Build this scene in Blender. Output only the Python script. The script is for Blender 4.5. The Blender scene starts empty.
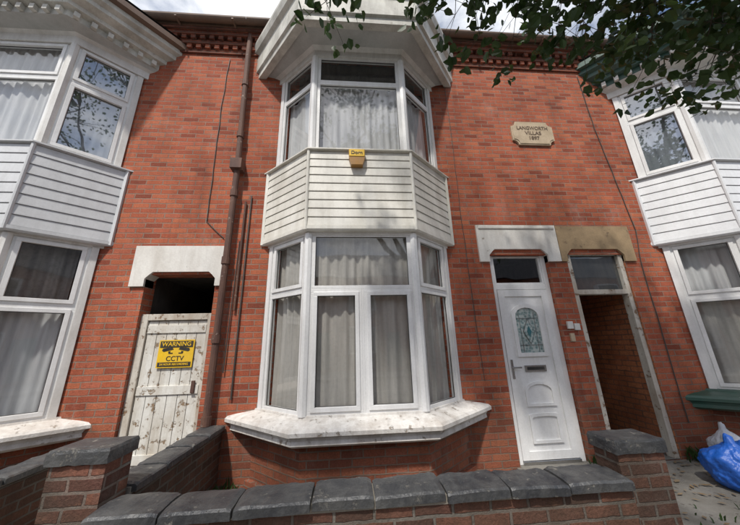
import bpy, bmesh, math, random
from mathutils import Vector, Matrix, noise
random.seed(7)
C=bpy.context.scene.collection
# ------------------------------------------------------------------ materials
def newmat(name):
    m=bpy.data.materials.new(name); m.use_nodes=True
    nt=m.node_tree; b=nt.nodes["Principled BSDF"]
    return m,nt,b
def N(nt,t,**k):
    n=nt.nodes.new(t)
    for a,v in k.items(): setattr(n,a,v)
    return n
def L(nt,a,b): nt.links.new(a,b)
def math_(nt,op,a,b=None,c=None):
    n=N(nt,"ShaderNodeMath",operation=op)
    for i,v in enumerate((a,b,c)):
        if v is None: continue
        if isinstance(v,(int,float)): n.inputs[i].default_value=v
        else: L(nt,v,n.inputs[i])
    return n.outputs[0]
def ramp(nt,src,stops,interp='LINEAR'):
    r=N(nt,"ShaderNodeValToRGB"); r.color_ramp.interpolation=interp
    e=r.color_ramp.elements
    while len(e)<len(stops): e.new(.5)
    for el,(p,c) in zip(e,stops):
        el.position=p; el.color=(c,c,c,1) if isinstance(c,(int,float)) else (*c,1)
    L(nt,src,r.inputs[0]); return r.outputs[0]
def mix(nt,f,a,b,mode='MIX'):
    m=N(nt,"ShaderNodeMix",data_type='RGBA',blend_type=mode)
    for s,v in ((m.inputs[0],f),(m.inputs[6],a),(m.inputs[7],b)):
        if isinstance(v,(int,float)): s.default_value=v
        elif isinstance(v,tuple): s.default_value=(*v,1)
        else: L(nt,v,s)
    return m.outputs[2]
def geo(nt):
    return N(nt,"ShaderNodeNewGeometry").outputs["Position"]
def mapped(nt,vec,scale):
    m=N(nt,"ShaderNodeMapping"); m.inputs["Scale"].default_value=scale; L(nt,vec,m.inputs[0]); return m.outputs[0]
def noi(nt,vec,scale,detail=4,rough=.6):
    n=N(nt,"ShaderNodeTexNoise"); n.inputs["Scale"].default_value=scale; n.inputs["Detail"].default_value=detail; n.inputs["Roughness"].default_value=rough
    L(nt,vec,n.inputs["Vector"]); return n.outputs["Fac"]
def bump(nt,b,h,dist=.005,strength=1.0):
    n=N(nt,"ShaderNodeBump"); n.inputs["Distance"].default_value=dist; n.inputs["Strength"].default_value=strength
    L(nt,h,n.inputs["Height"]); L(nt,n.outputs[0],b.inputs["Normal"])

def brick_mat(name,cols,mortar,dirt=.35,bw=.225,rh=.075,ms=.008,white=0.0,damp=.45,streaks=.5):
    m,nt,b=newmat(name)
    uv=N(nt,"ShaderNodeUVMap").outputs[0]; pos=geo(nt)
    wob=N(nt,"ShaderNodeTexNoise"); wob.inputs["Scale"].default_value=11; wob.inputs["Detail"].default_value=4; L(nt,pos,wob.inputs["Vector"])
    s=N(nt,"ShaderNodeVectorMath",operation='SUBTRACT'); L(nt,wob.outputs["Color"],s.inputs[0]); s.inputs[1].default_value=(.5,.5,.5)
    sc=N(nt,"ShaderNodeVectorMath",operation='SCALE'); L(nt,s.outputs[0],sc.inputs[0]); sc.inputs["Scale"].default_value=.016
    ad=N(nt,"ShaderNodeVectorMath",operation='ADD'); L(nt,uv,ad.inputs[0]); L(nt,sc.outputs[0],ad.inputs[1])
    t=N(nt,"ShaderNodeTexBrick"); L(nt,ad.outputs[0],t.inputs["Vector"])
    t.inputs["Scale"].default_value=1; t.inputs["Brick Width"].default_value=bw; t.inputs["Row Height"].default_value=rh
    t.inputs["Mortar Size"].default_value=ms; t.inputs["Mortar Smooth"].default_value=.3
    t.inputs["Color1"].default_value=(0,0,0,1); t.inputs["Color2"].default_value=(1,1,1,1); t.inputs["Mortar"].default_value=(.5,.5,.5,1)
    n=len(cols)
    col=ramp(nt,t.outputs["Color"],[(i/(n-1) if n>1 else 0,c) for i,c in enumerate(cols)])
    fine=noi(nt,pos,60,4,.7)
    col=mix(nt,.6,col,ramp(nt,fine,[(.3,.5),(.7,1.4)]),'MULTIPLY')
    spk=noi(nt,pos,14,7,.78)
    col=mix(nt,ramp(nt,spk,[(.56,0),(.72,.7)]),col,(.12,.045,.03))
    spk2=noi(nt,mapped(nt,pos,(1.1,1.1,1.3)),9,7,.78)
    col=mix(nt,ramp(nt,spk2,[(.58,0),(.74,.5)]),col,(.52,.25,.14))
    mort=mix(nt,noi(nt,pos,5,3),mortar,tuple(x*.4 for x in mortar))
    mfac=math_(nt,'MULTIPLY',t.outputs["Fac"],ramp(nt,noi(nt,pos,3.1,6,.7),[(.3,.45),(.55,1)]))
    allc=mix(nt,mfac,col,mort)
    big=noi(nt,mapped(nt,pos,(1.3,1.3,.5)),1.6,6,.65)
    allc=mix(nt,1.0,allc,ramp(nt,big,[(.3,1-dirt),(.55,1.0),(.8,1.12)]),'MULTIPLY')
    stk=noi(nt,mapped(nt,pos,(5,5,.28)),1.5,6,.7)
    allc=mix(nt,ramp(nt,stk,[(.54,0),(.78,streaks)]),allc,(.07,.035,.028))
    if white>0:
        w=noi(nt,mapped(nt,pos,(1,1,.7)),2.3,8,.75)
        wf=ramp(nt,w,[(.56,0),(.72,white)])
        allc=mix(nt,wf,allc,(.45,.36,.31))
    sep=N(nt,"ShaderNodeSeparateXYZ"); L(nt,pos,sep.inputs[0])
    zz=math_(nt,'MULTIPLY_ADD',noi(nt,pos,2.5,5),-1.1,sep.outputs[2])
    allc=mix(nt,ramp(nt,zz,[(0,damp),(.35,0)]),allc,(.055,.045,.03))
    L(nt,allc,b.inputs["Base Color"]); b.inputs["Roughness"].default_value=.88
    b.inputs["Specular IOR Level"].default_value=.25
    hh=math_(nt,'MULTIPLY_ADD',t.outputs["Fac"],-1,fine)
    hh=math_(nt,'MULTIPLY_ADD',t.outputs["Color"],.35,hh)
    bump(nt,b,hh,.008,1.0)
    return m
def paint(name,col,rough=.45,dirt=.15,dirtcol=(.25,.22,.18),scale=3,chip=0,chipcol=(.25,.17,.11),streak=True,bmp=.0015,metal=0):
    m,nt,b=newmat(name); pos=geo(nt)
    v=mapped(nt,pos,(2,2,.35)) if streak else pos
    n1=noi(nt,v,scale,8,.7)
    c=mix(nt,ramp(nt,n1,[(.42,0),(.75,dirt)]),col,dirtcol)
    n4=noi(nt,pos,1.7,7,.7)
    c=mix(nt,ramp(nt,n4,[(.45,0),(.7,dirt*.7)]),c,dirtcol)
    n3=noi(nt,pos,45,3)
    c=mix(nt,.25,c,ramp(nt,n3,[(.3,.8),(.7,1.1)]),'MULTIPLY')
    h=n3
    if chip>0:
        n2=noi(nt,pos,11,9,.72)
        f=ramp(nt,n2,[(1-chip-.03,0),(1-chip+.02,1)])
        c=mix(nt,f,c,chipcol)
        h=math_(nt,'MULTIPLY_ADD',f,-2,n3)
    L(nt,c,b.inputs["Base Color"]); b.inputs["Roughness"].default_value=rough; b.inputs["Metallic"].default_value=metal
    bump(nt,b,h,bmp,.6)
    return m
BR=brick_mat("brick_red",[(.25,.065,.038),(.38,.098,.052),(.43,.118,.06),(.50,.155,.078),(.40,.105,.055),(.46,.138,.08)],(.42,.31,.24),.33,white=.34,ms=.0075,streaks=.4)
BRD=brick_mat("brick_low",[(.09,.045,.036),(.18,.078,.055),(.25,.105,.068),(.14,.06,.045)],(.32,.29,.25),.5,white=.25,ms=.010,damp=.5)
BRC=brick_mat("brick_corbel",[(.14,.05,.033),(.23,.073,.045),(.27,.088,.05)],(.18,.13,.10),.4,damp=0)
PASS=brick_mat("brick_passage",[(.38,.13,.06),(.50,.19,.085),(.42,.15,.07)],(.28,.17,.12),.3,damp=.2)
UPVC=paint("white_upvc",(.82,.82,.81),.3,.32,(.45,.43,.38))
UPVC2=paint("white_trim",(.74,.73,.70),.4,.5,(.35,.32,.27))
SIDC=paint("cream_cladding",(.77,.75,.68),.5,.55,(.38,.35,.28),2.5)
SIDL=paint("grey_cladding",(.62,.63,.64),.45,.35,(.3,.3,.29),2.5)
SIDR=paint("white_cladding",(.80,.81,.82),.4,.3,(.42,.42,.41),2.5)
CORN=paint("cornice_paint",(.66,.65,.59),.6,.75,(.26,.24,.20),2.2,chip=.34,chipcol=(.30,.26,.2))
SOFF=paint("soffit_paint",(.52,.52,.50),.6,.5,(.22,.22,.2),2.2,streak=False)
BROWNP=paint("brown_paint",(.20,.13,.09),.6,.5,(.08,.06,.05),3)
GREENP=paint("green_paint",(.03,.09,.065),.4,.3,(.12,.12,.1),3)
STONE=paint("white_stone_paint",(.78,.76,.71),.65,.5,(.36,.31,.25),2.5,chip=.33,chipcol=(.42,.36,.29),bmp=.003)
SILL=paint("peeling_sill_paint",(.74,.72,.68),.65,.8,(.38,.33,.28),4,chip=.375,chipcol=(.32,.26,.2),bmp=.006)
BEIGE=paint("sandstone",(.42,.30,.17),.85,.6,(.17,.12,.07),4,chip=.37,chipcol=(.29,.20,.12),streak=False,bmp=.005)
OLDDOOR=paint("old_white_door_paint",(.72,.71,.66),.6,.7,(.38,.32,.24),4,chip=.40,chipcol=(.25,.17,.10),bmp=.003)
OLDWOOD=paint("weathered_frame",(.60,.57,.50),.7,.8,(.30,.22,.15),4,chip=.40,chipcol=(.22,.13,.07),bmp=.003)
RUST=paint("rusty_iron",(.085,.042,.032),.75,.8,(.19,.095,.06),6,chip=.38,chipcol=(.30,.22,.18),bmp=.004)
SLATE=paint("coping_blue_brick",(.030,.032,.036),.45,.9,(.11,.11,.105),6,chip=.385,chipcol=(.18,.17,.15),streak=False,bmp=.010)
ROOF=paint("roof_slate",(.06,.06,.07),.6,.4,(.12,.12,.12),3)
BLACK=paint("black_plastic",(.02,.02,.02),.4,.2)
YEL=paint("yellow_sign_paint",(.80,.50,.02),.4,.15,streak=False)
ORNG=paint("amber_plastic",(.38,.19,.04),.35,.4)
METAL=paint("chrome_handle",(.5,.5,.5),.25,.1,metal=1)
PLAQ=paint("plaque_stone",(.54,.43,.30),.8,.6,(.27,.2,.12),6,streak=False,bmp=.004)
PLTXT=paint("plaque_lettering",(.13,.085,.055),.8,.2)
CABLE=paint("cable",(.05,.045,.04),.6,.2)
CONC=paint("concrete_ground",(.20,.19,.17),.9,.8,(.10,.09,.07),2,chip=.36,chipcol=(.12,.10,.08),streak=False,bmp=.01)
MORT=paint("mortar_bed",(.26,.24,.20),.95,.6,streak=False,bmp=.006)
ASPH=paint("asphalt",(.05,.05,.052),.9,.5,(.08,.08,.08),2,streak=False,bmp=.01)
LINE=paint("road_line_paint",(.7,.7,.66),.7,.5,streak=False)
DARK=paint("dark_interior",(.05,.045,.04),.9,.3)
BARK=paint("bark",(.09,.07,.05),.9,.6,(.04,.03,.02),8,bmp=.02)
BLUE=paint("blue_plastic_bag",(.02,.12,.50),.3,.2,(.01,.05,.3),6,streak=False,bmp=.01)
WBAG=paint("white_plastic_bag",(.5,.52,.55),.35,.4,(.25,.25,.3),6,streak=False,bmp=.01)
SOIL=paint("dirt",(.10,.075,.05),.95,.6,streak=False,bmp=.01)
def paving():
    m,nt,b=newmat("paving_slabs"); pos=geo(nt)
    t=N(nt,"ShaderNodeTexBrick"); L(nt,pos,t.inputs["Vector"])
    for k,v in (("Scale",1),("Brick Width",.6),("Row Height",.6),("Mortar Size",.008)): t.inputs[k].default_value=v
    t.inputs["Color1"].default_value=(.20,.195,.18,1);t.inputs["Color2"].default_value=(.27,.26,.24,1);t.inputs["Mortar"].default_value=(.07,.07,.05,1)
    c=mix(nt,.6,t.outputs["Color"],ramp(nt,noi(nt,pos,6,8,.7),[(.3,.6),(.7,1.1)]),'MULTIPLY')
    L(nt,c,b.inputs["Base Color"]); b.inputs["Roughness"].default_value=.9; bump(nt,b,noi(nt,pos,50),.003); return m
PAV=paving()
def glass(name="window_glass",base=.07,tint=(.93,.94,.94)):
    m=bpy.data.materials.new(name); m.use_nodes=True; nt=m.node_tree; nt.nodes.clear()
    o=N(nt,"ShaderNodeOutputMaterial"); mx=N(nt,"ShaderNodeMixShader"); tr=N(nt,"ShaderNodeBsdfTransparent"); gl=N(nt,"ShaderNodeBsdfGlossy")
    tr.inputs[0].default_value=(*tint,1); gl.inputs["Roughness"].default_value=.02
    lw=N(nt,"ShaderNodeLayerWeight"); lw.inputs[0].default_value=.5
    f=math_(nt,'MULTIPLY_ADD',math_(nt,'POWER',lw.outputs["Facing"],4.0),.85,base)
    pos=geo(nt); bp_=N(nt,"ShaderNodeBump"); bp_.inputs["Distance"].default_value=.004; bp_.inputs["Strength"].default_value=.5
    L(nt,noi(nt,pos,2.2,1),bp_.inputs["Height"]); L(nt,bp_.outputs[0],gl.inputs["Normal"])
    L(nt,f,mx.inputs[0]); L(nt,tr.outputs[0],mx.inputs[1]); L(nt,gl.outputs[0],mx.inputs[2]); L(nt,mx.outputs[0],o.inputs[0]); return m
GLASS=glass(base=.10); GLASS2=glass("sky_reflect_glass",.36,(.7,.74,.78))  # GLASS2: stronger sky reflection put in by raised reflectance and a bluish tint
def cloth(name,col,pat=0):
    m=bpy.data.materials.new(name); m.use_nodes=True; nt=m.node_tree; nt.nodes.clear()
    o=N(nt,"ShaderNodeOutputMaterial"); mx=N(nt,"ShaderNodeMixShader"); d=N(nt,"ShaderNodeBsdfDiffuse"); t=N(nt,"ShaderNodeBsdfTranslucent")
    pos=geo(nt)
    c=mix(nt,.5,col,ramp(nt,noi(nt,mapped(nt,pos,(6,6,.6)),3,5),[(.3,.65),(.7,1.15)]),'MULTIPLY')
    if pat: c=mix(nt,ramp(nt,noi(nt,pos,26,3),[(.5,0),(.6,pat)]),c,tuple(x*.55 for x in col))
    L(nt,c,d.inputs[0]); L(nt,c,t.inputs[0]); mx.inputs[0].default_value=.2
    L(nt,d.outputs[0],mx.inputs[1]); L(nt,t.outputs[0],mx.inputs[2]); L(nt,mx.outputs[0],o.inputs[0]); return m
CUR=cloth("net_curtain",(.62,.59,.54),.12); CURW=cloth("white_curtain",(.78,.78,.78)); CURG=cloth("grey_curtain",(.33,.31,.29),.3); CURD=cloth("dark_cloth",(.10,.10,.10),.3)
def leafmat():
    m=bpy.data.materials.new("leaf"); m.use_nodes=True; nt=m.node_tree; nt.nodes.clear()
    o=N(nt,"ShaderNodeOutputMaterial"); mx=N(nt,"ShaderNodeMixShader"); d=N(nt,"ShaderNodeBsdfPrincipled"); t=N(nt,"ShaderNodeBsdfTranslucent")
    pos=geo(nt); c=ramp(nt,noi(nt,pos,3.5,3),[(.3,(.022,.045,.01)),(.55,(.04,.08,.018)),(.75,(.07,.115,.028))])
    L(nt,c,d.inputs["Base Color"]); d.inputs["Roughness"].default_value=.5; L(nt,c,t.inputs[0]); mx.inputs[0].default_value=.35
    L(nt,d.outputs[0],mx.inputs[1]); L(nt,t.outputs[0],mx.inputs[2]); L(nt,mx.outputs[0],o.inputs[0]); return m
LEAF=leafmat()
# ------------------------------------------------------------------ mesh builder
class MB:
    def __init__(s): s.v=[];s.f=[];s.m=[];s.mats=[]
    def mi(s,mat):
        if mat not in s.mats: s.mats.append(mat)
        return s.mats.index(mat)
    def face(s,pts,mat):
        b=len(s.v); s.v+= [tuple(p) for p in pts]; s.f.append(tuple(range(b,b+len(pts)))); s.m.append(s.mi(mat))
    def hexa(s,p,mat):
        b=len(s.v); s.v+=[tuple(q) for q in p]
        for q in ((0,3,2,1),(4,5,6,7),(0,1,5,4),(1,2,6,5),(2,3,7,6),(3,0,4,7)):
            s.f.append(tuple(b+i for i in q)); s.m.append(s.mi(mat))
    def box(s,x0,x1,y0,y1,z0,z1,mat,M=None):
        p=[(x0,y0,z0),(x1,y0,z0),(x1,y1,z0),(x0,y1,z0),(x0,y0,z1),(x1,y0,z1),(x1,y1,z1),(x0,y1,z1)]
        if M is not None: p=[M@Vector(q) for q in p]
        s.hexa(p,mat)
    def loft(s,rings,mat,closed=False):
        for a,b in zip(rings,rings[1:]):
            n=len(a)
            for i in range(n if closed else n-1):
                j=(i+1)%n; s.face([a[i],a[j],b[j],b[i]],mat)
    def prism(s,poly,y0,y1,mat):
        s.face([(x,y0,z) for x,z in poly],mat); s.face([(x,y1,z) for x,z in poly][::-1],mat)
        n=len(poly)
        for i in range(n):
            a=poly[i];b=poly[(i+1)%n]; s.face([(a[0],y0,a[1]),(b[0],y0,b[1]),(b[0],y1,b[1]),(a[0],y1,a[1])][::-1],mat)
    def tube(s,pts,rad,mat,seg=10):
        rings=[]
        for i,p in enumerate(pts):
            p=Vector(p); a=Vector(pts[max(i-1,0)]); c=Vector(pts[min(i+1,len(pts)-1)]); d=(c-a).normalized()
            u=d.cross(Vector((.13,.31,.94))).normalized()
            if abs(d.z)>.9: u=d.cross(Vector((0,1,0.05))).normalized()
            w=d.cross(u); r=rad[i] if isinstance(rad,(list,tuple)) else rad
            rings.append([p+u*math.cos(2*math.pi*k/seg)*r+w*math.sin(2*math.pi*k/seg)*r for k in range(seg)])
        s.loft(rings,mat,True); s.face(rings[0][::-1],mat); s.face(rings[-1],mat)
    def obj(s,name,parent=None,bevel=0,recalc=False,smooth=False,merge=False):
        me=bpy.data.meshes.new(name); me.from_pydata(s.v,[],s.f)
        for m in s.mats: me.materials.append(m)
        for p,i in zip(me.polygons,s.m): p.material_index=i
        if recalc or merge:
            bm=bmesh.new(); bm.from_mesh(me)
            if merge: bmesh.ops.remove_doubles(bm,verts=bm.verts,dist=1e-5)
            bmesh.ops.recalc_face_normals(bm,faces=bm.faces); bm.to_mesh(me); bm.free()
        me.update()
        uv=me.uv_layers.new(name="UVMap")
        for p in me.polygons:
            n=p.normal
            t=Vector((-n.y,n.x,0))
            if t.length>1e-4: t.normalize()
            if abs(n.y)>=abs(n.x) and t.x<0: t=-t
            if abs(n.x)>abs(n.y) and t.y<0: t=-t
            for li in p.loop_indices:
                co=me.vertices[me.loops[li].vertex_index].co
                uv.data[li].uv=(co.x,co.y) if abs(n.z)>.7 else (co.dot(t)+20,co.z+20)
        if smooth:
            for p in me.polygons: p.use_smooth=True
        o=bpy.data.objects.new(name,me); C.objects.link(o)
        if parent: o.parent=parent
        if bevel:
            b=o.modifiers.new("b",'BEVEL'); b.width=bevel; b.segments=2; b.limit_method='ANGLE'; b.angle_limit=math.radians(40)
        return o
def empty(name):
    e=bpy.data.objects.new(name,None); C.objects.link(e); return e
def text(body,loc,size,mat,parent,ext=.002,name="lettering",sx=1,align='CENTER'):
    cu=bpy.data.curves.new(name,'FONT'); cu.body=body; cu.size=size; cu.extrude=ext; cu.align_x=align; cu.align_y='CENTER'; cu.materials.append(mat); cu.offset=.0008
    o=bpy.data.objects.new(name,cu); o.location=loc; o.rotation_euler=(math.pi/2,0,0); o.scale=(sx,1,1); C.objects.link(o); o.parent=parent; return o
# ------------------------------------------------------------------ bay geometry
T2=math.tan(math.radians(40.5)/2)
def bp(cx,o,z):
    return [Vector((cx-1.235-o/.6497,0,z)),Vector((cx-.65-o*T2,-.5-o,z)),Vector((cx+.65+o*T2,-.5-o,z)),Vector((cx+1.235+o/.6497,0,z))]
def cp(cx,k,z):
    return [Vector((cx-1.66-k*1.3,0,z)),Vector((cx-.82-k*.55,-.95-k,z)),Vector((cx+.82+k*.55,-.95-k,z)),Vector((cx+1.66+k*1.3,0,z))]
def facetM(A,B):
    A=Vector((A.x,A.y,0));B=Vector((B.x,B.y,0)); s=(B-A).normalized(); out=Vector((s.y,-s.x,0))
    M=Matrix.Identity(4)
    for i in range(3): M[i][0]=s[i];M[i][1]=out[i];M[i][2]=(0,0,1)[i];M[i][3]=A[i]
    return M,(B-A).length
def cell(mb,gl,M,s0,s1,t0,t1,op=False,fw=.042,mat=None,gm=None):
    mat=mat or UPVC
    d0,d1=-.05,.012
    mb.box(s0,s1,d0,d1,t0,t0+fw,mat,M); mb.box(s0,s1,d0,d1,t1-fw,t1,mat,M)
    mb.box(s0,s0+fw,d0,d1,t0+fw,t1-fw,mat,M); mb.box(s1-fw,s1,d0,d1,t0+fw,t1-fw,mat,M)
    a,b,c,d=s0+fw,s1-fw,t0+fw,t1-fw
    if op:
        w=.045; e0,e1=-.04,.026
        a-=.008;b+=.008;c-=.008;d+=.008
        mb.box(a,b,e0,e1,c,c+w,mat,M); mb.box(a,b,e0,e1,d-w,d,mat,M)
        mb.box(a,a+w,e0,e1,c+w,d-w,mat,M); mb.box(b-w,b,e0,e1,c+w,d-w,mat,M)
        a+=w;b-=w;c+=w;d-=w
    g=.006
    for q in ((a,b,c,c+g),(a,b,d-g,d),(a,a+g,c+g,d-g),(b-g,b,c+g,d-g)): mb.box(q[0],q[1],-.02,-.008,q[2],q[3],BLACK,M)
    y=-.015
    gl.face([M@Vector(p) for p in ((a-.003,y,c-.003),(b+.003,y,c-.003),(b+.003,y,d+.003),(a-.003,y,d+.003))],gm or GLASS)
def curtain(mb,cx,o,z0,z1,mat,amp=.022,seed=0):
    pts=bp(cx,o,0)
    segs=[]
    for a,b in zip(pts,pts[1:]):
        n=max(2,int((b-a).length/.012))
        for i in range(n): segs.append((a.lerp(b,i/n),(b-a).normalized()))
    segs.append((pts[-1],(pts[-1]-pts[-2]).normalized()))
    rows=[]
    for k in range(9):
        z=z0+(z1-z0)*k/8; row=[]
        s=0; prev=None
        for p,d in segs:
            if prev is not None: s+=(p-prev).length
            prev=p
            fr=noise.noise(Vector((s*1.7,seed*9.1,0)))
            a=math.sin(s*62+fr*9+seed+.4*noise.noise(Vector((s*2,z*1.5,seed))))*amp*(0.6+.6*noise.noise(Vector((s*3,z*.7,seed))))+amp*.8*math.sin(s*23+seed*2+fr*4+z*.35)
            n=Vector((d.y,-d.x,0))
            row.append(p+n*a+Vector((0,0,z)))
        rows.append(row)
    mb.loft(rows,mat)
def bay(parent,cx,kind):
    side={'C':SIDC,'L':SIDL,'R':SIDR}[kind]; trim={'C':UPVC,'L':UPVC2,'R':UPVC}[kind]
    fr=MB();gl=MB()
    zl0,zl1,zl2=.79,2.12,2.82; zu0,zu1,zu2=4.02,5.22,5.72
    if kind!='C': zu1=5.10; zl1=2.02
    P=bp(cx,0,0)
    for i in range(3):
        M,Ln=facetM(P[i],P[i+1])
        a,b=(.075,Ln-.04) if i==0 else ((.045,Ln-.045) if i==1 else (.04,Ln-.075))
        if i==0:
            for (q0,q1) in ((zl0,zl2),(zu0,zu2)): fr.box(0.002,a,-.05,.03,q0,q1,trim,M)
        if i==2:
            for (q0,q1) in ((zl0,zl2),(zu0,zu2)): fr.box(b,Ln-.002,-.05,.03,q0,q1,trim,M)
        if i==1:
            if kind=='C':
                cell(fr,gl,M,a,b,zl1,zl2)
                mid=(a+b)/2
                cell(fr,gl,M,a,mid-.012,zl0,zl1,True); cell(fr,gl,M,mid+.012,b,zl0,zl1,True); fr.box(mid-.012,mid+.012,-.04,.012,zl0,zl1,UPVC,M)
                cell(fr,gl,M,a,b,zu1,zu2); cell(fr,gl,M,a,b,zu0,zu1)
            else:
                mid=(a+b)/2
                for (u,v) in ((a,mid),(mid,b)):
                    cell(fr,gl,M,u,v,zl1,zl2,True); cell(fr,gl,M,u,v,zl0,zl1)
                cell(fr,gl,M,a,b,zu1,zu2,True); cell(fr,gl,M,a,b,zu0,zu1)
        else:
            G=GLASS2 if (kind!='C') else None
            cell(fr,gl,M,a,b,zl1,zl2,True); cell(fr,gl,M,a,b,zl0,zl1,kind!='C')
            cell(fr,gl,M,a,b,zu1,zu2,kind!='C',gm=G); cell(fr,gl,M,a,b,zu0,zu1,kind!='C',gm=G)
    for q0,q1 in ((zl0,zl2),(zu0,zu2)):
        for c in (P[1],P[2]):
            fr.tube([(c.x,c.y+.005,q0),(c.x,c.y+.005,q1)],.052,trim,8)
    fr.obj("window_frames",parent,bevel=.004,recalc=True)
    gl.obj("window_glass",parent)
    cu=MB()
    if kind=='C':
        curtain(cu,cx,-.10,.78,2.84,CUR,.018,seed=1)
        curtain(cu,cx,-.10,3.95,5.24,CURW,.016,seed=3)
        curtain(cu,cx,-.17,5.15,5.8,CURD,.008,seed=5)  # dark cloth sheet filling the top lights above the white curtain
    elif kind=='L':
        curtain(cu,cx,-.11,.78,2.05,CURW,.018,seed=11); curtain(cu,cx,-.15,1.95,2.84,CURG,.018,seed=12)
        curtain(cu,cx,-.10,3.95,5.8,CURW,.016,seed=13)
    else:
        curtain(cu,cx,-.11,.78,2.05,CUR,.016,seed=21); curtain(cu,cx,-.15,1.95,2.84,CURW,.016,seed=22)
        curtain(cu,cx,-.10,3.95,5.8,CURW,.014,seed=23)
    cu.obj("curtains",parent,smooth=True,merge=True)
    sb=MB(); z0,z1=2.86,4.0; nb=9 if kind=='C' else 8; h=(z1-z0-.07)/nb
    rings=[bp(cx,-.05,z0-.03),bp(cx,.085,z0-.03),bp(cx,.10,z0-.01),bp(cx,.10,z0+.03),bp(cx,.075,z0+.032)]
    z=z0+.035
    for k in range(nb):
        rings+= [bp(cx,.090,z),bp(cx,.090,z+.010),bp(cx,.082,z+h-.010),bp(cx,.070,z+h-.004),bp(cx,.070,z+h)]
        z+=h
    rings+=[bp(cx,.085,z),bp(cx,.085,z+.01),bp(cx,.12,z+.012),bp(cx,.12,z+.03),bp(cx,-.04,z+.045)]
    sb.loft(rings,side)
    for i in (1,2):
        a=bp(cx,.086,z0)[i]; sb.tube([(a.x,a.y,z0-.02),(a.x,a.y,z1-.02)],.022,side,8)
    a=bp(cx,.08,z0)
    for e in (0,3): sb.box(a[e].x-.02,a[e].x+.02,-.03,.0,z0-.02,z1-.02,side)
    sb.loft([bp(cx,-.04,2.80),bp(cx,.03,2.80),bp(cx,.03,2.835)],trim)
    sb.obj("cladding_panel",parent)
    cb=MB()
    if kind=='C':
        cb.loft([bp(cx,-.02,5.70),bp(cx,.045,5.70),bp(cx,.045,5.80),bp(cx,.10,5.84)],UPVC2)
        cb.loft([bp(cx,.10,5.84),cp(cx,-.10,5.87),cp(cx,-.10,5.82)],SOFF)
        cb.loft([cp(cx,-.10,5.82),cp(cx,.0,5.82),cp(cx,.0,5.93),cp(cx,.035,5.95),cp(cx,.035,6.30),cp(cx,.09,6.34),cp(cx,.12,6.44),cp(cx,.12,6.5)],CORN)
    else:
        cc={'L':CORN,'R':GREENP}[kind]; c2={'L':BROWNP,'R':GREENP}[kind]
        cb.loft([bp(cx,-.02,5.70),bp(cx,.045,5.70),bp(cx,.045,5.82),bp(cx,.09,5.85)],UPVC2)
        cb.loft([bp(cx,.09,5.85),cp(cx,-.18,5.90)],SOFF if kind=='L' else UPVC2)
        cb.loft([cp(cx,-.18,5.90),cp(cx,-.18,6.0),cp(cx,-.1,6.02),cp(cx,-.1,6.09),cp(cx,.0,6.13),cp(cx,.0,6.2),cp(cx,.06,6.24),cp(cx,.06,6.32)],cc)
        cb.loft([cp(cx,.06,6.322),cp(cx,.13,6.34),cp(cx,.13,6.44),cp(cx,.05,6.48)],c2)
        Q=cp(cx,-.17,0)
        for i in range(3):
            M,Ln=facetM(Q[i],Q[i+1]); n=int(Ln/.16)
            for k in range(n):
                s=(k+.5)*Ln/n; cb.box(s-.03,s+.03,-.02,.05,5.91,5.99,UPVC2 if kind=='R' else CORN,M)
    tops=cp(cx,.1,6.5); back=[Vector((p.x*.75+cx*.25,-.02,6.72)) for p in tops]
    cb.loft([cp(cx,.12,6.495),back],ROOF)
    cb.obj("bay_cornice",parent)
    s=MB()
    sm={'C':SILL,'L':SILL,'R':GREENP}[kind]
    s.loft([bp(cx,-.05,.80),bp(cx,.03,.795),bp(cx,.035,.775),bp(cx,.17,.745),bp(cx,.23,.725),bp(cx,.25,.70),bp(cx,.25,.665),bp(cx,.215,.65),bp(cx,.20,.62),bp(cx,.205,.58),bp(cx,.165,.555),bp(cx,.12,.545),bp(cx,.0,.545)],sm)
    s.obj("stone_sill",parent)
    d=MB(); d.loft([bp(cx,.03,.56),bp(cx,.03,.08)],BR); d.loft([bp(cx,.03,.08),bp(cx,.07,.07),bp(cx,.07,-.12)],BR); d.obj("bay_brickwork",parent)

def facade(parent,x0,x1,holes,z0=-.12,z1=6.30):
    mb=MB(); xs=sorted({x0,x1}|{h[0] for h in holes}|{h[1] for h in holes}); zs=sorted({z0,z1}|{h[2] for h in holes}|{h[3] for h in holes})
    for a,b in zip(xs,xs[1:]):
        for c,d in zip(zs,zs[1:]):
            mx,mz=(a+b)/2,(c+d)/2
            if any(h[0]<mx<h[1] and h[2]<mz<h[3] for h in holes): continue
            mb.face([(a,0,c),(b,0,c),(b,0,d),(a,0,d)],BR)
    mb.face([(x0,9,z0),(x1,9,z0),(x1,9,z1+.5),(x0,9,z1+.5)],BR)
    mb.obj("front_wall",parent)
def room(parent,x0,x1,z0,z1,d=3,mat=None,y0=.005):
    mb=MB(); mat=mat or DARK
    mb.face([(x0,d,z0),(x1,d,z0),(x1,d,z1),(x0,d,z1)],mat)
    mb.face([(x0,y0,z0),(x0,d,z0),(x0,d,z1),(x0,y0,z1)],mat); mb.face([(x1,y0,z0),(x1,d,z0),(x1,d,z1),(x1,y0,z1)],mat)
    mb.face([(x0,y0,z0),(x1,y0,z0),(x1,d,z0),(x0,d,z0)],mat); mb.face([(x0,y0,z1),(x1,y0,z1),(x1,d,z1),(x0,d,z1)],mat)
    return mb.obj("interior",parent)
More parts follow.
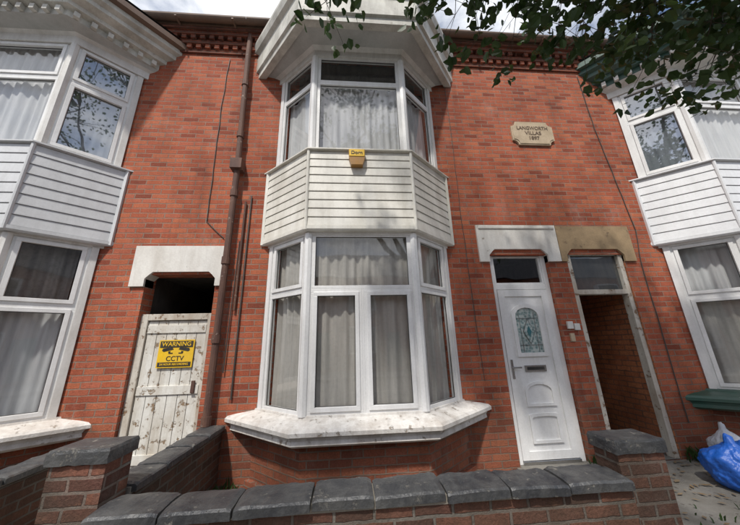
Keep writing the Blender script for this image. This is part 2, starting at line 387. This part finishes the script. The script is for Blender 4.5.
def eaves(parent,x0,x1):
    mb=MB()
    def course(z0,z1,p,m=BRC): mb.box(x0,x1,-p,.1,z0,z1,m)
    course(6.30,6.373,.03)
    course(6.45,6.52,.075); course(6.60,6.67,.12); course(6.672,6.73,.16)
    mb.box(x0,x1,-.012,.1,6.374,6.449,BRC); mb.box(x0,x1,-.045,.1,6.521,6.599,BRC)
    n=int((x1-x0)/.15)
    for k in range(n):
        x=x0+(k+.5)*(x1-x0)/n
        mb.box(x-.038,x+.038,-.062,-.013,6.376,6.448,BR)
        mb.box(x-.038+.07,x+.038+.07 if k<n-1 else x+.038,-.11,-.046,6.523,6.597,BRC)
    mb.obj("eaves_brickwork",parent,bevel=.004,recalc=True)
    g=MB()
    r=.065; pr=[(-.235+r*math.cos(a),6.80+r*math.sin(a)) for a in [math.pi*(1+k/8) for k in range(9)]]
    g.loft([[Vector((x0,y,z)) for y,z in pr],[Vector((x1,y,z)) for y,z in pr]],BROWNP)
    g.box(x0,x1,-.17,-.165+.03,6.731,6.80,BROWNP)
    x=x0+.4
    while x<x1:
        g.box(x-.015,x+.015,-.31,-.165,6.715,6.73,BROWNP); x+=.9
    g.obj("gutter",parent)
    r_=MB(); r_.face([(x0,-.24,6.83),(x1,-.24,6.83),(x1,4.5,10.0),(x0,4.5,10.0)],ROOF); r_.face([(x0,4.5,10.0),(x1,4.5,10.0),(x1,9,6.8),(x0,9,6.8)],ROOF); r_.obj("slate_roof",parent)
def reveal(mb,x0,x1,z0,z1,d,mat):
    mb.face([(x0,0,z0),(x0,d,z0),(x0,d,z1),(x0,0,z1)],mat); mb.face([(x1,0,z0),(x1,d,z0),(x1,d,z1),(x1,0,z1)],mat); mb.face([(x0,0,z1),(x0,d,z1),(x1,d,z1),(x1,0,z1)],mat)
def lintel(mb,ox0,ox1,ix0,ix1,zb,zt,zi,mat,c=.09,y=.03):
    mb.prism([(ox0,zt),(ox1,zt),(ox1,zb),(ix1,zb),(ix1,zi-c),(ix1-c*.5,zi-c*.45),(ix1-c,zi),(ix0+c,zi),(ix0+c*.5,zi-c*.45),(ix0,zi-c),(ix0,zb),(ox0,zb)],-y,.16,mat)

HC=empty("brick_house"); HL=empty("brick_house.001"); HR=empty("brick_house.002")
cL,cC,cR=-4.53,.165,6.09
def bayhole(c): return (c-1.1,c+1.1,.9,5.6)
facade(HC,-1.69,3.15,[bayhole(cC),(2.05,2.95,0,2.70)])
facade(HL,-9.5,-1.69,[bayhole(cL),(-2.64,-1.76,0,2.44)])
facade(HR,3.15,12,[bayhole(cR),(3.25,4.17,0,2.70)])
for h,c,k in ((HC,cC,'C'),(HL,cL,'L'),(HR,cR,'R')):
    bay(h,c,k); room(h,c-1.1,c+1.1,.5,3.2); room(h,c-1.1,c+1.1,3.3,5.9)
eaves(HC,-1.69,3.15); eaves(HL,-9.5,-1.692); eaves(HR,3.152,12)
# ---- left passage + old door
m=MB(); lintel(m,-2.82,-1.655,-2.64,-1.76,2.28,2.83,2.47,STONE); m.obj("door_lintel",HL,bevel=.006,recalc=True)
m=MB(); reveal(m,-2.64,-1.76,-.1,2.44,.2,BR); m.obj("door_reveal",HL)
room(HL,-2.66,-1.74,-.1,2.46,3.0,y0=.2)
m=MB()
m.box(-2.638,-2.55,.05,.15,0,1.93,OLDWOOD); m.box(-1.82,-1.762,.05,.15,0,1.93,OLDWOOD); m.box(-2.55,-1.82,.05,.15,1.85,1.93,OLDWOOD)
m.obj("door_frame",HL,bevel=.004,recalc=True)
m=MB(); m.box(-2.545,-1.825,.087,.125,.03,1.845,OLDDOOR)
for k in range(6): m.box(-2.545+k*.12+.003,-2.545+(k+1)*.12-.003,.075,.086,.04,1.84,OLDDOOR)
for z in (.3,1.02,1.74): m.box(-2.54,-1.83,.062,.0745,z-.05,z+.05,OLDDOOR)
m.box(-1.91,-1.87,.04,.0615,.98,1.12,RUST)
m.obj("old_plank_door",HL,bevel=.003,recalc=True)
sg=empty("cctv_warning_sign"); sx,sz=-2.15,1.44
m=MB(); m.box(sx-.21,sx+.21,.052,.0615,sz-.165,sz+.165,YEL)
m.box(sx-.195,sx+.195,.048,.0515,sz+.075,sz+.15,BLACK); m.box(sx-.195,sx+.195,.048,.0515,sz-.15,sz-.10,BLACK); m.obj("sign_plate",sg)
text("WARNING",(sx,.0465,sz+.112),.072,YEL,sg,.001)
text("CCTV",(sx,.0505,sz-.06),.08,BLACK,sg,.001); text("24 HOUR RECORDING",(sx,.0465,sz-.125),.033,YEL,sg,.001)
m=MB()
for d_ in (-1,1):
    xc=sx+d_*.095
    def Q(pts): return [(xc+d_*a,sz+.02+b) for a,b in pts]
    m.prism(Q([(-.065,.03),(.05,.005),(.07,.02),(.06,.045),(-.05,.055)]),.0485,.0515,BLACK)
    m.prism(Q([(-.03,.012),(-.005,.006),(-.012,-.02),(-.06,-.02),(-.06,-.008),(-.03,-.008)]),.0485,.0515,BLACK)
m.obj("camera_pictogram",sg)
# ---- right front door
m=MB(); lintel(m,1.90,3.146,2.05,2.95,2.59,3.16,2.78,STONE); m.box(1.93,3.12,-.045,-.031,3.10,3.14,STONE); m.obj("door_lintel",HC,bevel=.006,recalc=True)
m=MB(); reveal(m,2.05,2.95,-.1,2.70,.2,BR); m.box(2.0,3.0,-.18,.2,-.12,.02,CONC); m.obj("door_reveal",HC)
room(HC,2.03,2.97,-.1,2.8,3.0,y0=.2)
DX0,DX1=2.055,2.945; y=.06
m=MB(); g=MB()
m.box(DX0,DX0+.07,y,y+.08,.02,2.77,UPVC); m.box(DX1-.07,DX1,y,y+.08,.02,2.77,UPVC); m.box(DX0+.07,DX1-.07,y,y+.08,2.70,2.77,UPVC); m.box(DX0+.07,DX1-.07,y,y+.08,2.19,2.27,UPVC); m.box(DX0+.07,DX1-.07,y-.02,y+.08,.02,.06,METAL)
m.box(DX0+.07,DX0+.095,y+.015,y+.07,2.27,2.70,UPVC);m.box(DX1-.095,DX1-.07,y+.015,y+.07,2.27,2.70,UPVC);m.box(DX0+.095,DX1-.095,y+.015,y+.07,2.27,2.295,UPVC);m.box(DX0+.095,DX1-.095,y+.015,y+.07,2.675,2.70,UPVC)
m.obj("door_frame",HC,bevel=.005,recalc=True)
g.face([(DX0+.09,y+.04,2.29),(DX1-.09,y+.04,2.29),(DX1-.09,y+.04,2.68),(DX0+.09,y+.04,2.68)],GLASS); g.obj("fanlight_glass",HC)
m=MB(); lx0,lx1=DX0+.073,DX1-.073; ly=y+.012
m.box(lx0,lx1,ly,ly+.05,.065,2.185,UPVC)
w=.095
m.box(lx0,lx0+w,ly-.018,ly-.001,.065,2.185,UPVC); m.box(lx1-w,lx1,ly-.018,ly-.001,.065,2.185,UPVC); m.box(lx0+w,lx1-w,ly-.018,ly-.001,.065,.16,UPVC); m.box(lx0+w,lx1-w,ly-.018,ly-.001,2.09,2.185,UPVC)
cxd=(lx0+lx1)/2
def arch(x0,x1,z0,z1,r,n=8):
    pts=[(x0,z0),(x1,z0)]
    for k in range(n+1):
        a=math.pi*k/n; pts.append((cxd+(x1-x0)/2*math.cos(a),z1-r+r*math.sin(a)))
    return pts
def ring(mb,o,i,y0,y1,mat):
    n=len(o)
    for k in range(n):
        j=(k+1)%n
        mb.face([(o[k][0],y0,o[k][1]),(o[j][0],y0,o[j][1]),(i[j][0],y0,i[j][1]),(i[k][0],y0,i[k][1])],mat)
        mb.face([(o[k][0],y0,o[k][1]),(o[j][0],y0,o[j][1]),(o[j][0],y1,o[j][1]),(o[k][0],y1,o[k][1])],mat)
        mb.face([(i[k][0],y0,i[k][1]),(i[j][0],y0,i[j][1]),(i[j][0],y1,i[j][1]),(i[k][0],y1,i[k][1])],mat)
ring(m,arch(cxd-.22,cxd+.22,1.27,1.98,.14),arch(cxd-.17,cxd+.17,1.32,1.93,.12),ly-.022,ly,UPVC)
ring(m,arch(cxd-.20,cxd+.20,.66,.96,.10),arch(cxd-.165,cxd+.165,.695,.925,.085),ly-.018,ly,UPVC)
ring(m,arch(cxd-.20,cxd+.20,.24,.58,.02),arch(cxd-.165,cxd+.165,.275,.545,.02),ly-.018,ly,UPVC)
m.box(cxd-.15,cxd+.15,ly-.016,ly-.001,1.08,1.16,METAL); m.box(cxd-.12,cxd+.12,ly-.019,ly-.0165,1.10,1.14,BLACK)
m.box(lx0+.03,lx0+.06,ly-.03,ly-.0185,1.0,1.24,METAL); m.box(lx0+.03,lx0+.15,ly-.07,ly-.05,1.13,1.15,METAL); m.box(lx0+.035,lx0+.055,ly-.05,ly-.03,1.13,1.15,METAL)
m.obj("front_door_leaf",HC,bevel=.004)
def leaded():
    m,nt,b=newmat("leaded_pattern_glass"); pos=geo(nt)
    v=N(nt,"ShaderNodeTexVoronoi"); v.inputs["Scale"].default_value=26; L(nt,pos,v.inputs["Vector"])
    c=ramp(nt,v.outputs["Distance"],[(.1,(.12,.20,.20)),(.45,(.30,.38,.37)),(.7,(.45,.50,.48))])
    c=mix(nt,.5,c,ramp(nt,noi(nt,pos,9,4),[(.35,.5),(.65,1.2)]),'MULTIPLY')
    L(nt,c,b.inputs["Base Color"]); b.inputs["Roughness"].default_value=.15; bump(nt,b,v.outputs["Distance"],.003,.8); return m
LEADG=leaded(); LEAD=paint("lead_came",(.12,.12,.12),.5,.2); TEAL2=paint("leaded_motif",(.03,.15,.18),.2,.2)
m=MB(); A=arch(cxd-.17,cxd+.17,1.32,1.93,.12); m.face([(x,ly-.003,z) for x,z in A],LEADG)
for dx in (-.11,.11): m.box(cxd+dx-.003,cxd+dx+.003,ly-.007,ly-.0035,1.33,1.86,LEAD)
for dz in (1.42,1.78): m.box(cxd-.165,cxd+.165,ly-.0105,ly-.0075,dz-.003,dz+.003,LEAD)
def dia(a,b,zc,y0,mat): m.prism([(cxd,zc-b),(cxd+a,zc),(cxd,zc+b),(cxd-a,zc)],y0,y0+.002,mat)
dia(.085,.17,1.60,ly-.013,LEAD); dia(.075,.155,1.60,ly-.0155,LEADG); dia(.035,.08,1.60,ly-.018,TEAL2)
m.obj("leaded_door_glass",HC)
m=MB(); m.box(3.02,3.10,-.03,-.001,1.62,1.72,UPVC2); m.box(3.12,3.2,-.025,-.001,1.60,1.69,UPVC2); m.box(3.03,3.09,-.028,-.001,1.45,1.56,PLAQ); m.obj("meter_box",HC,bevel=.004,recalc=True)
# ---- right passage
m=MB(); lintel(m,3.156,4.35,3.25,4.17,2.59,3.15,2.78,BEIGE); m.obj("door_lintel",HR,bevel=.006,recalc=True)
m=MB(); reveal(m,3.25,4.17,-.1,2.78,3.6,PASS); m.face([(3.25,3.6,-.1),(4.17,3.6,-.1),(4.17,3.6,2.78),(3.25,3.6,2.78)],DARK); m.face([(3.25,0,0.005),(4.17,0,.005),(4.17,3.6,.005),(3.25,3.6,.005)],CONC); m.obj("passage",HR)
m=MB(); m.box(3.252,3.33,.02,.12,0,2.76,OLDWOOD); m.box(4.10,4.168,.02,.12,0,2.76,OLDWOOD); m.box(3.33,4.10,.02,.12,2.70,2.76,OLDWOOD); m.box(3.33,4.10,.02,.12,2.10,2.17,OLDWOOD); m.obj("passage_frame",HR,bevel=.004,recalc=True)
g=MB(); g.face([(3.33,.07,2.17),(4.10,.07,2.17),(4.10,.07,2.70),(3.33,.07,2.70)],GLASS); g.obj("fanlight_glass",HR)
m=MB(); m.box(3.33,4.10,.075,.09,2.17,2.70,paint("board",(.06,.065,.07),.5,.3)); m.obj("fanlight_board",HR)
# ---- plaque
pl=empty("date_plaque")
def plq(w,h,c):
    P=[];cx,cz=3.14,4.86
    for sx_,sz_,a0 in ((-1,-1,90),(1,-1,180),(1,1,270),(-1,1,0)):
        px,pz=cx+sx_*w,cz+sz_*h
        for k in range(5):
            a=math.radians(a0-90*k/4); P.append((px+c*math.cos(a),pz+c*math.sin(a)))
    return P
m=MB(); m.prism(plq(.37,.23,.09),-.03,.02,PLAQ); m.prism(plq(.35,.21,.09),-.038,-.0305,PLAQ); m.obj("stone_tablet",pl,recalc=True)
text("LANGWORTH",(3.14,-.040,4.955),.098,PLTXT,pl,.003,sx=.88); text("VILLAS",(3.14,-.040,4.855),.098,PLTXT,pl,.003); text("1897",(3.14,-.040,4.755),.098,PLTXT,pl,.003)
# ---- alarm box
ab=empty("burglar_alarm_box"); yf=-.61
m=MB(); m.prism([(.01,3.95),(.22,3.95),(.22,3.83),(.19,3.72),(.04,3.72),(.01,3.83)],yf-.05,yf+.03,ORNG); m.box(.015,.215,yf-.056,yf-.0505,3.84,3.945,YEL); m.obj("alarm_housing",ab,bevel=.006,recalc=True)
text("Dorn",(.115,yf-.058,3.892),.07,BLACK,ab)
# ---- drainpipe
dp=empty("drainpipe")
m=MB(); xp=-1.62
m.tube([(xp-.05,-.09,6.72),(xp-.05,-.09,6.2),(xp,-.09,4.1),(xp,-.09,.05)],.042,RUST,12)
for z in (5.6,4.6,3.6,2.6,1.6,.7): m.tube([(xp-.05*max(0,(z-4.1))/2.1,-.09,z-.05),(xp-.05*max(0,(z-4.1))/2.1,-.09,z+.05)],.054,RUST,12)
m.box(xp-.08,xp+.08,-.17,-.01,3.98,4.14,RUST)
m.obj("pipe",dp,recalc=True)
dp2=empty("waste_pipe"); m=MB(); m.tube([(-1.47,-.03,1.95),(-1.47,-.03,3.5)],.016,RUST,8); m.tube([(-1.40,-.02,.9),(-1.40,-.02,3.6)],.010,CABLE,6); m.tube([(-1.52,-.03,1.2),(-1.50,-.02,2.9)],.008,CABLE,6); m.obj("pipe",dp2)
def cable(pts,r=.006,name="wall_cable"):
    P=[]
    for a,b in zip(pts,pts[1:]):
        for i in range(6):
            q=Vector(a).lerp(Vector(b),i/6); q.x+=.012*noise.noise(q*3); P.append(q)
    P.append(Vector(pts[-1])); m=MB(); m.tube(P,r,CABLE,6); return m.obj(name)
cable([(-2.0,-.012,6.2),(-2.02,-.012,5.2),(-2.0,-.012,4.2),(-1.98,-.012,3.2),(-1.72,-.012,2.95)])
cable([(4.3,-.012,6.2),(4.33,-.012,5.0),(4.42,-.012,4.0),(4.5,-.012,3.1),(4.42,-.012,2.5),(4.40,-.012,.4)])
cable([(1.7,-.012,6.2),(1.72,-.012,4.6),(1.70,-.012,3.2),(1.74,-.012,1.0)],.004)
# ------------------------------------------------------------------ ground
def sheet(name,x0,x1,y0,y1,z,mat):
    m=MB(); m.face([(x0,y0,z),(x1,y0,z),(x1,y1,z),(x0,y1,z)],mat); return m.obj(name)
sheet("ground",-300,300,-300,300,-.27,SOIL)
m=MB(); m.box(-60,60,-5.2,-1.9,-.25,-.12,PAV); m.obj("pavement")
m=MB(); m.box(-60,60,-5.33,-5.203,-.25,-.118,CONC); m.obj("kerb")
sheet("road",-60,60,-12,-5.3,-.245,ASPH)
m=MB()
for k in range(-12,12): m.face([(k*5,-8.7,-.241),(k*5+2,-8.7,-.241),(k*5+2,-8.6,-.241),(k*5,-8.6,-.241)],LINE)
m.obj("road_marking")
m=MB(); m.box(-60,60,-14.5,-12,-.25,-.12,PAV); m.obj("pavement")
m=MB(); m.box(-9.5,12,-1.88,.3,-.2,-.004,CONC); m.obj("forecourt_path")
# ------------------------------------------------------------------ low walls
def coping(mb,p0,p1,w,z,n,h=.060):
    p0=Vector(p0);p1=Vector(p1); d=(p1-p0); Ln=d.length; d.normalize(); nn=Vector((-d.y,d.x,0))
    cuts=[0]+[k*Ln/n+random.uniform(-.03,.03) for k in range(1,n)]+[Ln]
    for k in range(n):
        a=cuts[k]+.005; b=cuts[k+1]-.005
        zz=z+random.uniform(-.003,.005); j=random.uniform(-.012,.012); ti=random.uniform(-.007,.007)
        prof=[(-w/2,0),(-w/2,h*.70),(-w/2+.012,h*.88),(-w/4,h*.96),(0,h),(w/4,h*.96),(w/2-.012,h*.88),(w/2,h*.70),(w/2,0)]
        rs=[]
        K=14
        for i in range(K+1):
            s=a+(b-a)*i/K; row=[]
            for qi,(t,q) in enumerate(prof):
                nn_=noise.noise(Vector((s*9+z*7,t*9,q*9+k*3)))*.006+noise.noise(Vector((s*30,t*30,q*30+k)))*.004
                edge=.006 if i in (0,K) else 0
                if i in (0,K): nn_-=abs(noise.noise(Vector((k*3.3+i,t*15,q*5))))*.008
                tt=t*(1-edge*2)+j+nn_*(1 if t>0 else -1); P=p0+d*s+nn*tt
                row.append((P.x,P.y,zz+q-edge*(q>0)+(nn_ if q>0 else 0)+ti*(1-2*i/K)))
            rs.append(row)
        mb.loft(rs,SLATE,True); mb.face(rs[0],SLATE); mb.face(rs[-1][::-1],SLATE)
def capwall(name,p0,p1,w,zt,n,cw):
    e=empty(name); m=MB(); x0,x1=sorted((p0[0],p1[0]));y0,y1=sorted((p0[1],p1[1]))
    if x1-x0>y1-y0: bx=(x0,x1,y0-w/2,y0+w/2)
    else: bx=(x0-w/2,x0+w/2,y0,y1)
    m.box(*bx,-.2,zt,BRD); m.obj("brickwork",e)
    m=MB(); coping(m,(*p0,0),(*p1,0),cw,zt+.014,n); m.obj("coping_stones",e,recalc=True,merge=True)
    m=MB(); i=.006; m.box(bx[0]+i,bx[1]-i,bx[2]-.004,bx[3]+.004,zt+.001,zt+.045,MORT); m.obj("mortar_bed",e)
capwall("front_garden_wall",(-1.38,-1.775),(1.71,-1.775),.19,.605,8,.25)
def pier(name,x0,x1,y0,y1,zt,ct=.085):
    e=empty(name); m=MB(); m.box(x0,x1,y0,y1,-.2,zt-ct,BRD); m.obj("brickwork",e)
    m=MB(); cx,cy=(x0+x1)/2,(y0+y1)/2; hx,hy=(x1-x0)/2+.018,(y1-y0)/2+.018
    def rr(s,z):
        P=[]
        for (ax,ay,bx,by) in ((-1,-1,1,-1),(1,-1,1,1),(1,1,-1,1),(-1,1,-1,-1)):
            for i in range(8):
                u=i/8; px=cx+hx*s*(ax+(bx-ax)*u); py=cy+hy*s*(ay+(by-ay)*u)
                nz=noise.noise(Vector((px*20,py*20,z*20)))*.005; P.append((px+nz,py+nz,z+nz*.8))
        return P
    R_=[rr(1,zt-ct+.001),rr(1.0,zt-ct*.6),rr(1,zt-.02),rr(.95,zt-.003),rr(.6,zt)]; m.loft(R_,SLATE,True); m.face(R_[0][::-1],SLATE); m.face(R_[-1],SLATE); m.obj("cap_stone",e,recalc=True,merge=True)
pier("brick_pier",-1.79,-1.47,-1.68,-1.46,.93); pier("brick_pier",1.76,2.09,-1.76,-1.57,.84)
capwall("dividing_wall",(-1.56,-1.42),(-1.56,-.02),.2,.57,4,.25)
capwall("dividing_wall",(-2.85,-1.9),(-2.85,-.02),.2,.48,6,.25)
capwall("front_garden_wall",(-9,-1.775),(-2.97,-1.775),.19,.48,16,.255)
# ------------------------------------------------------------------ bags
def bag(name,x,y,r,h,mat,seed):
    bm=bmesh.new(); bmesh.ops.create_icosphere(bm,subdivisions=5,radius=1)
    for v in bm.verts:
        c=v.co.copy(); n=noise.noise(c*1.6+Vector((seed,0,0)))*.25+abs(noise.noise(c*5+Vector((0,seed,0))))*.14+abs(noise.noise(c*12+Vector((0,seed,3))))*.05
        k=1+n; zz=c.z
        pinch=1-.65*max(0,zz-.35)/.65
        v.co=Vector((c.x*r*k*pinch,c.y*r*k*pinch,(max(zz,-.8)+.8)/1.8*h*(1+n*.3)+(.05 if zz>.93 else 0)))
    me=bpy.data.meshes.new(name); bm.to_mesh(me); bm.free(); me.materials.append(mat)
    for p in me.polygons: p.use_smooth=True
    o=bpy.data.objects.new(name,me); o.location=(x,y,0); C.objects.link(o); return o
bag("plastic_bag",3.95,-.72,.22,.42,BLUE,1); bag("plastic_bag",4.3,-.62,.20,.38,BLUE,4); bag("plastic_bag",4.15,-.95,.14,.2,BLUE,9); bag("plastic_bag",4.45,-.32,.16,.42,WBAG,6)
def weeds(name,spots,seed):
    random.seed(seed); V_=[];F_=[]
    for (x,y,n,r,h) in spots:
        for _ in range(n):
            a=random.uniform(0,6.28); d=Vector((math.cos(a),math.sin(a),0)); b0=Vector((x+random.gauss(0,r),y+random.gauss(0,r*.5),-.003)); hh=h*random.uniform(.5,1.1)
            w=Vector((-d.y,d.x,0))*.006; tip=b0+d*hh*.5+Vector((0,0,hh)); md=b0+d*hh*.15+Vector((0,0,hh*.6))
            i=len(V_); V_+=[tuple(b0-w),tuple(b0+w),tuple(md+w*1.4),tuple(tip),tuple(md-w*1.4)]; F_.append((i,i+1,i+2,i+3,i+4))
    me=bpy.data.meshes.new(name); me.from_pydata(V_,[],F_); me.materials.append(LEAF); o=bpy.data.objects.new(name,me); C.objects.link(o)
weeds("weeds",[(2.98,-.08,40,.05,.12),(4.35,-.1,60,.08,.16),(3.2,-.06,30,.06,.1),(1.2,-.5,30,.1,.14),(-1.3,-.2,30,.08,.14),(4.7,-.25,60,.12,.2),(3.5,-1.2,40,.3,.05)],5)
# ------------------------------------------------------------------ tree
tree=empty("street_tree")
tb=MB(); base=Vector((2.6,-6.0,-.15))
lf_v=[];lf_f=[]
def leaf(p,size,droop=.3):
    d=Vector((random.gauss(0,1),random.gauss(0,1),random.gauss(-droop,.7))).normalized()
    u=d.cross(Vector((random.gauss(0,1),random.gauss(0,1),random.gauss(0,1)))).normalized()
    w=size*.38; nrm=d.cross(u)*size*.08
    b=len(lf_v)
    for q in (p,p+d*size*.3+u*w-nrm,p+d*size*.7+u*w*.75-nrm,p+d*size,p+d*size*.7-u*w*.75-nrm,p+d*size*.3-u*w-nrm): lf_v.append(tuple(q))
    lf_f.append((b,b+1,b+2,b+3)); lf_f.append((b,b+3,b+4,b+5))
def branch(p0,p1,r0,r1,n=8,wob=.15,sag=0):
    pts=[];rad=[]
    for i in range(n+1):
        t=i/n; p=Vector(p0).lerp(Vector(p1),t)
        j=wob*math.sin(math.pi*t)
        p+=Vector((noise.noise(p*1.1+Vector((5,0,0))),noise.noise(p*1.1+Vector((0,9,0))),noise.noise(p*1.1)))*j*2+Vector((0,0,sag*math.sin(math.pi*t)))
        pts.append(p);rad.append(r0+(r1-r0)*t)
    tb.tube(pts,rad,BARK,8); return pts
random.seed(3)
tr=branch(base,(2.3,-5.9,3.2),.22,.17,6,.08)
ctr=Vector((.7,-4.9,8.8)); rx,ry,rz=5.6,3.3,3.1
mains=[]
top=tr[-1]
for k in range(9):
    a=2*math.pi*k/9+.3; e=random.uniform(.2,.9)
    tgt=ctr+Vector((math.cos(a)*rx*.7*e,math.sin(a)*ry*.7*e,random.uniform(-1.2,1.5)))
    mains.append(branch(top,tgt,.09,.02,9,.35,.3))
random.seed(11)
for k in range(210):
    while True:
        q=Vector((random.uniform(-1,1),random.uniform(-1,1),random.uniform(-1,1)))
        if .25<q.length<1: break
    tgt=ctr+Vector((q.x*rx,q.y*ry,q.z*rz))
    if noise.noise(tgt*.45+Vector((3,1,7)))<-.08: continue
    st=min([p for mm in mains for p in mm[3:]],key=lambda p:(p-tgt).length)
    pts=branch(st,tgt,.014,.004,5,.15)
    for i,p in enumerate(pts[1:]):
        for _ in range(7):
            leaf(p+Vector([random.gauss(0,.22) for _ in range(3)]),random.uniform(.07,.12))
boughs=[((1.0,-3.6,6.9),(.85,-1.9,4.75)),((1.3,-3.6,6.6),(1.35,-1.75,4.50)),((1.8,-3.6,6.5),(1.85,-1.6,4.75)),((2.3,-3.6,6.3),(2.4,-1.8,4.4)),((2.8,-3.7,6.2),(2.9,-1.9,4.05)),
 ((3.1,-3.7,6.0),(3.2,-2.0,3.80)),((3.6,-3.7,6.2),(3.7,-1.8,4.05)),((3.2,-3.6,6.1),(3.3,-1.5,4.9)),((.2,-3.7,6.8),(-.20,-1.9,4.6)),((2.1,-3.6,6.6),(2.2,-1.4,5.3)),((4.0,-3.7,6.3),(4.2,-1.6,4.5)),
 ((3.3,-3.7,6.3),(3.6,-2.2,4.0)),((2.7,-3.6,6.3),(2.7,-1.5,4.9)),((3.0,-3.6,6.3),(2.75,-2.1,4.15)),((.3,-3.7,6.9),(.02,-2.0,4.6)),((3.9,-3.7,6.0),(3.5,-2.3,3.55)),
 ((2.0,-3.6,6.6),(2.1,-1.9,4.5)),((1.1,-3.6,6.9),(1.1,-1.8,4.7)),((3.4,-3.6,6.4),(3.9,-1.9,4.2)),((2.9,-3.6,6.4),(3.1,-1.7,4.5))]
for a,b in boughs:
    a=Vector(a);b=Vector(b)
    st=min([p for mm in mains for p in mm[2:]],key=lambda p:(p-a).length)
    branch(st,a,.03,.013,6,.2); pts=branch(a,b,.012,.003,16,.12,.15)
    for i,p in enumerate(pts[5:]):
        for _ in range(4):
            e_=p+Vector([random.gauss(0,.17) for _ in range(3)])
            tb.tube([p,e_],[.003,.0015],BARK,4)
            for _ in range(8): leaf(e_+Vector([random.gauss(0,.06) for _ in range(3)]),random.uniform(.06,.125),.6)
tb.obj("trunk_and_limbs",tree)
me=bpy.data.meshes.new("leaves"); me.from_pydata(lf_v,[],lf_f); me.materials.append(LEAF); o=bpy.data.objects.new("leaves",me); C.objects.link(o); o.parent=tree
lf_v=[];lf_f=[]
for k in range(260):
    p=Vector((random.uniform(-1.3,5),random.uniform(-1.6,-.1),.012))
    if random.random()<.5: p=Vector((random.uniform(2.9,5),random.uniform(-1.2,-.05),.012))
    a=random.uniform(0,6.28); s=random.uniform(.02,.045); d=Vector((math.cos(a),math.sin(a),.1))*s; u=Vector((-math.sin(a),math.cos(a),.05))*s*.4
    b=len(lf_v); lf_v+=[tuple(p-d),tuple(p+u),tuple(p+d),tuple(p-u)]; lf_f.append((b,b+1,b+2,b+3))
me=bpy.data.meshes.new("fallen_leaves"); me.from_pydata(lf_v,[],lf_f); me.materials.append(paint("dry_leaf",(.16,.10,.04),.8,.5,streak=False)); o=bpy.data.objects.new("fallen_leaves",me); C.objects.link(o)
# ------------------------------------------------------------------ opposite terrace
op=empty("terraced_houses")
m=MB(); m.box(-40,40,-24,-16.5,-.2,6.0,BR); m.obj("walls",op)
m=MB(); m.face([(-40,-16.3,6),(40,-16.3,6),(40,-20,8.8),(-40,-20,8.8)],ROOF); m.face([(-40,-24.2,6),(40,-24.2,6),(40,-20,8.8),(-40,-20,8.8)],ROOF); m.obj("roof",op)
m=MB();g=MB()
for k in range(-8,8):
    x=k*4.8
    for zz in (.9,3.7):
        m.box(x,x+1.8,-16.5,-16.0,zz-.1,zz+1.7,UPVC); g.face([(x+.12,-15.99,zz),(x+1.68,-15.99,zz),(x+1.68,-15.99,zz+1.6),(x+.12,-15.99,zz+1.6)],DARK)
    m.box(x+2.6,x+3.5,-16.5,-16.45,0,2.2,GREENP)
m.obj("window_frames",op); g.obj("windows",op)
# ------------------------------------------------------------------ light
EL,AZ=math.radians(57),math.radians(22)
sd=Vector((-math.sin(AZ)*math.cos(EL),-math.cos(AZ)*math.cos(EL),math.sin(EL)))
sl=bpy.data.lights.new("sun",'SUN'); sl.energy=4.3; sl.angle=math.radians(2.6); sl.color=(1,.96,.90)
so=bpy.data.objects.new("sun",sl); so.rotation_euler=sd.to_track_quat('Z','Y').to_euler(); C.objects.link(so)
w=bpy.data.worlds.new("World"); bpy.context.scene.world=w; w.use_nodes=True; nt=w.node_tree; bg=nt.nodes["Background"]
sk=N(nt,"ShaderNodeTexSky",sky_type='NISHITA',sun_disc=False); sk.sun_elevation=EL; sk.sun_rotation=math.atan2(sd.x,sd.y); sk.air_density=1; sk.dust_density=1.5
tc=N(nt,"ShaderNodeTexCoord"); cl=noi(nt,mapped(nt,tc.outputs["Generated"],(1,1,2)),2.2,8,.6)
c=mix(nt,ramp(nt,cl,[(.42,0),(.60,.9)]),sk.outputs[0],(8.5,8.6,8.8))
L(nt,c,bg.inputs[0]); bg.inputs[1].default_value=.15
# ------------------------------------------------------------------ camera
t,p,r=[math.radians(a) for a in (16.18,4.6,-1.56)]
fwd=Vector((math.sin(p)*math.cos(t),math.cos(p)*math.cos(t),math.sin(t))); right=Vector((math.cos(p),-math.sin(p),0)); up=right.cross(fwd)
r2=right*math.cos(r)+up*math.sin(r); u2=-right*math.sin(r)+up*math.cos(r)
cam=bpy.data.cameras.new("camera"); cam.lens=36*278/740; cam.clip_start=.05; cam.clip_end=1000
co=bpy.data.objects.new("camera",cam); M=Matrix.Identity(4)
for i in range(3): M[i][0]=r2[i];M[i][1]=u2[i];M[i][2]=-fwd[i]
M[0][3],M[1][3],M[2][3]=0,-3.75,1.5
co.matrix_world=M; C.objects.link(co); bpy.context.scene.camera=co
vs=bpy.context.scene.view_settings; vs.view_transform='Standard'; vs.look='None'; vs.exposure=0; vs.gamma=1
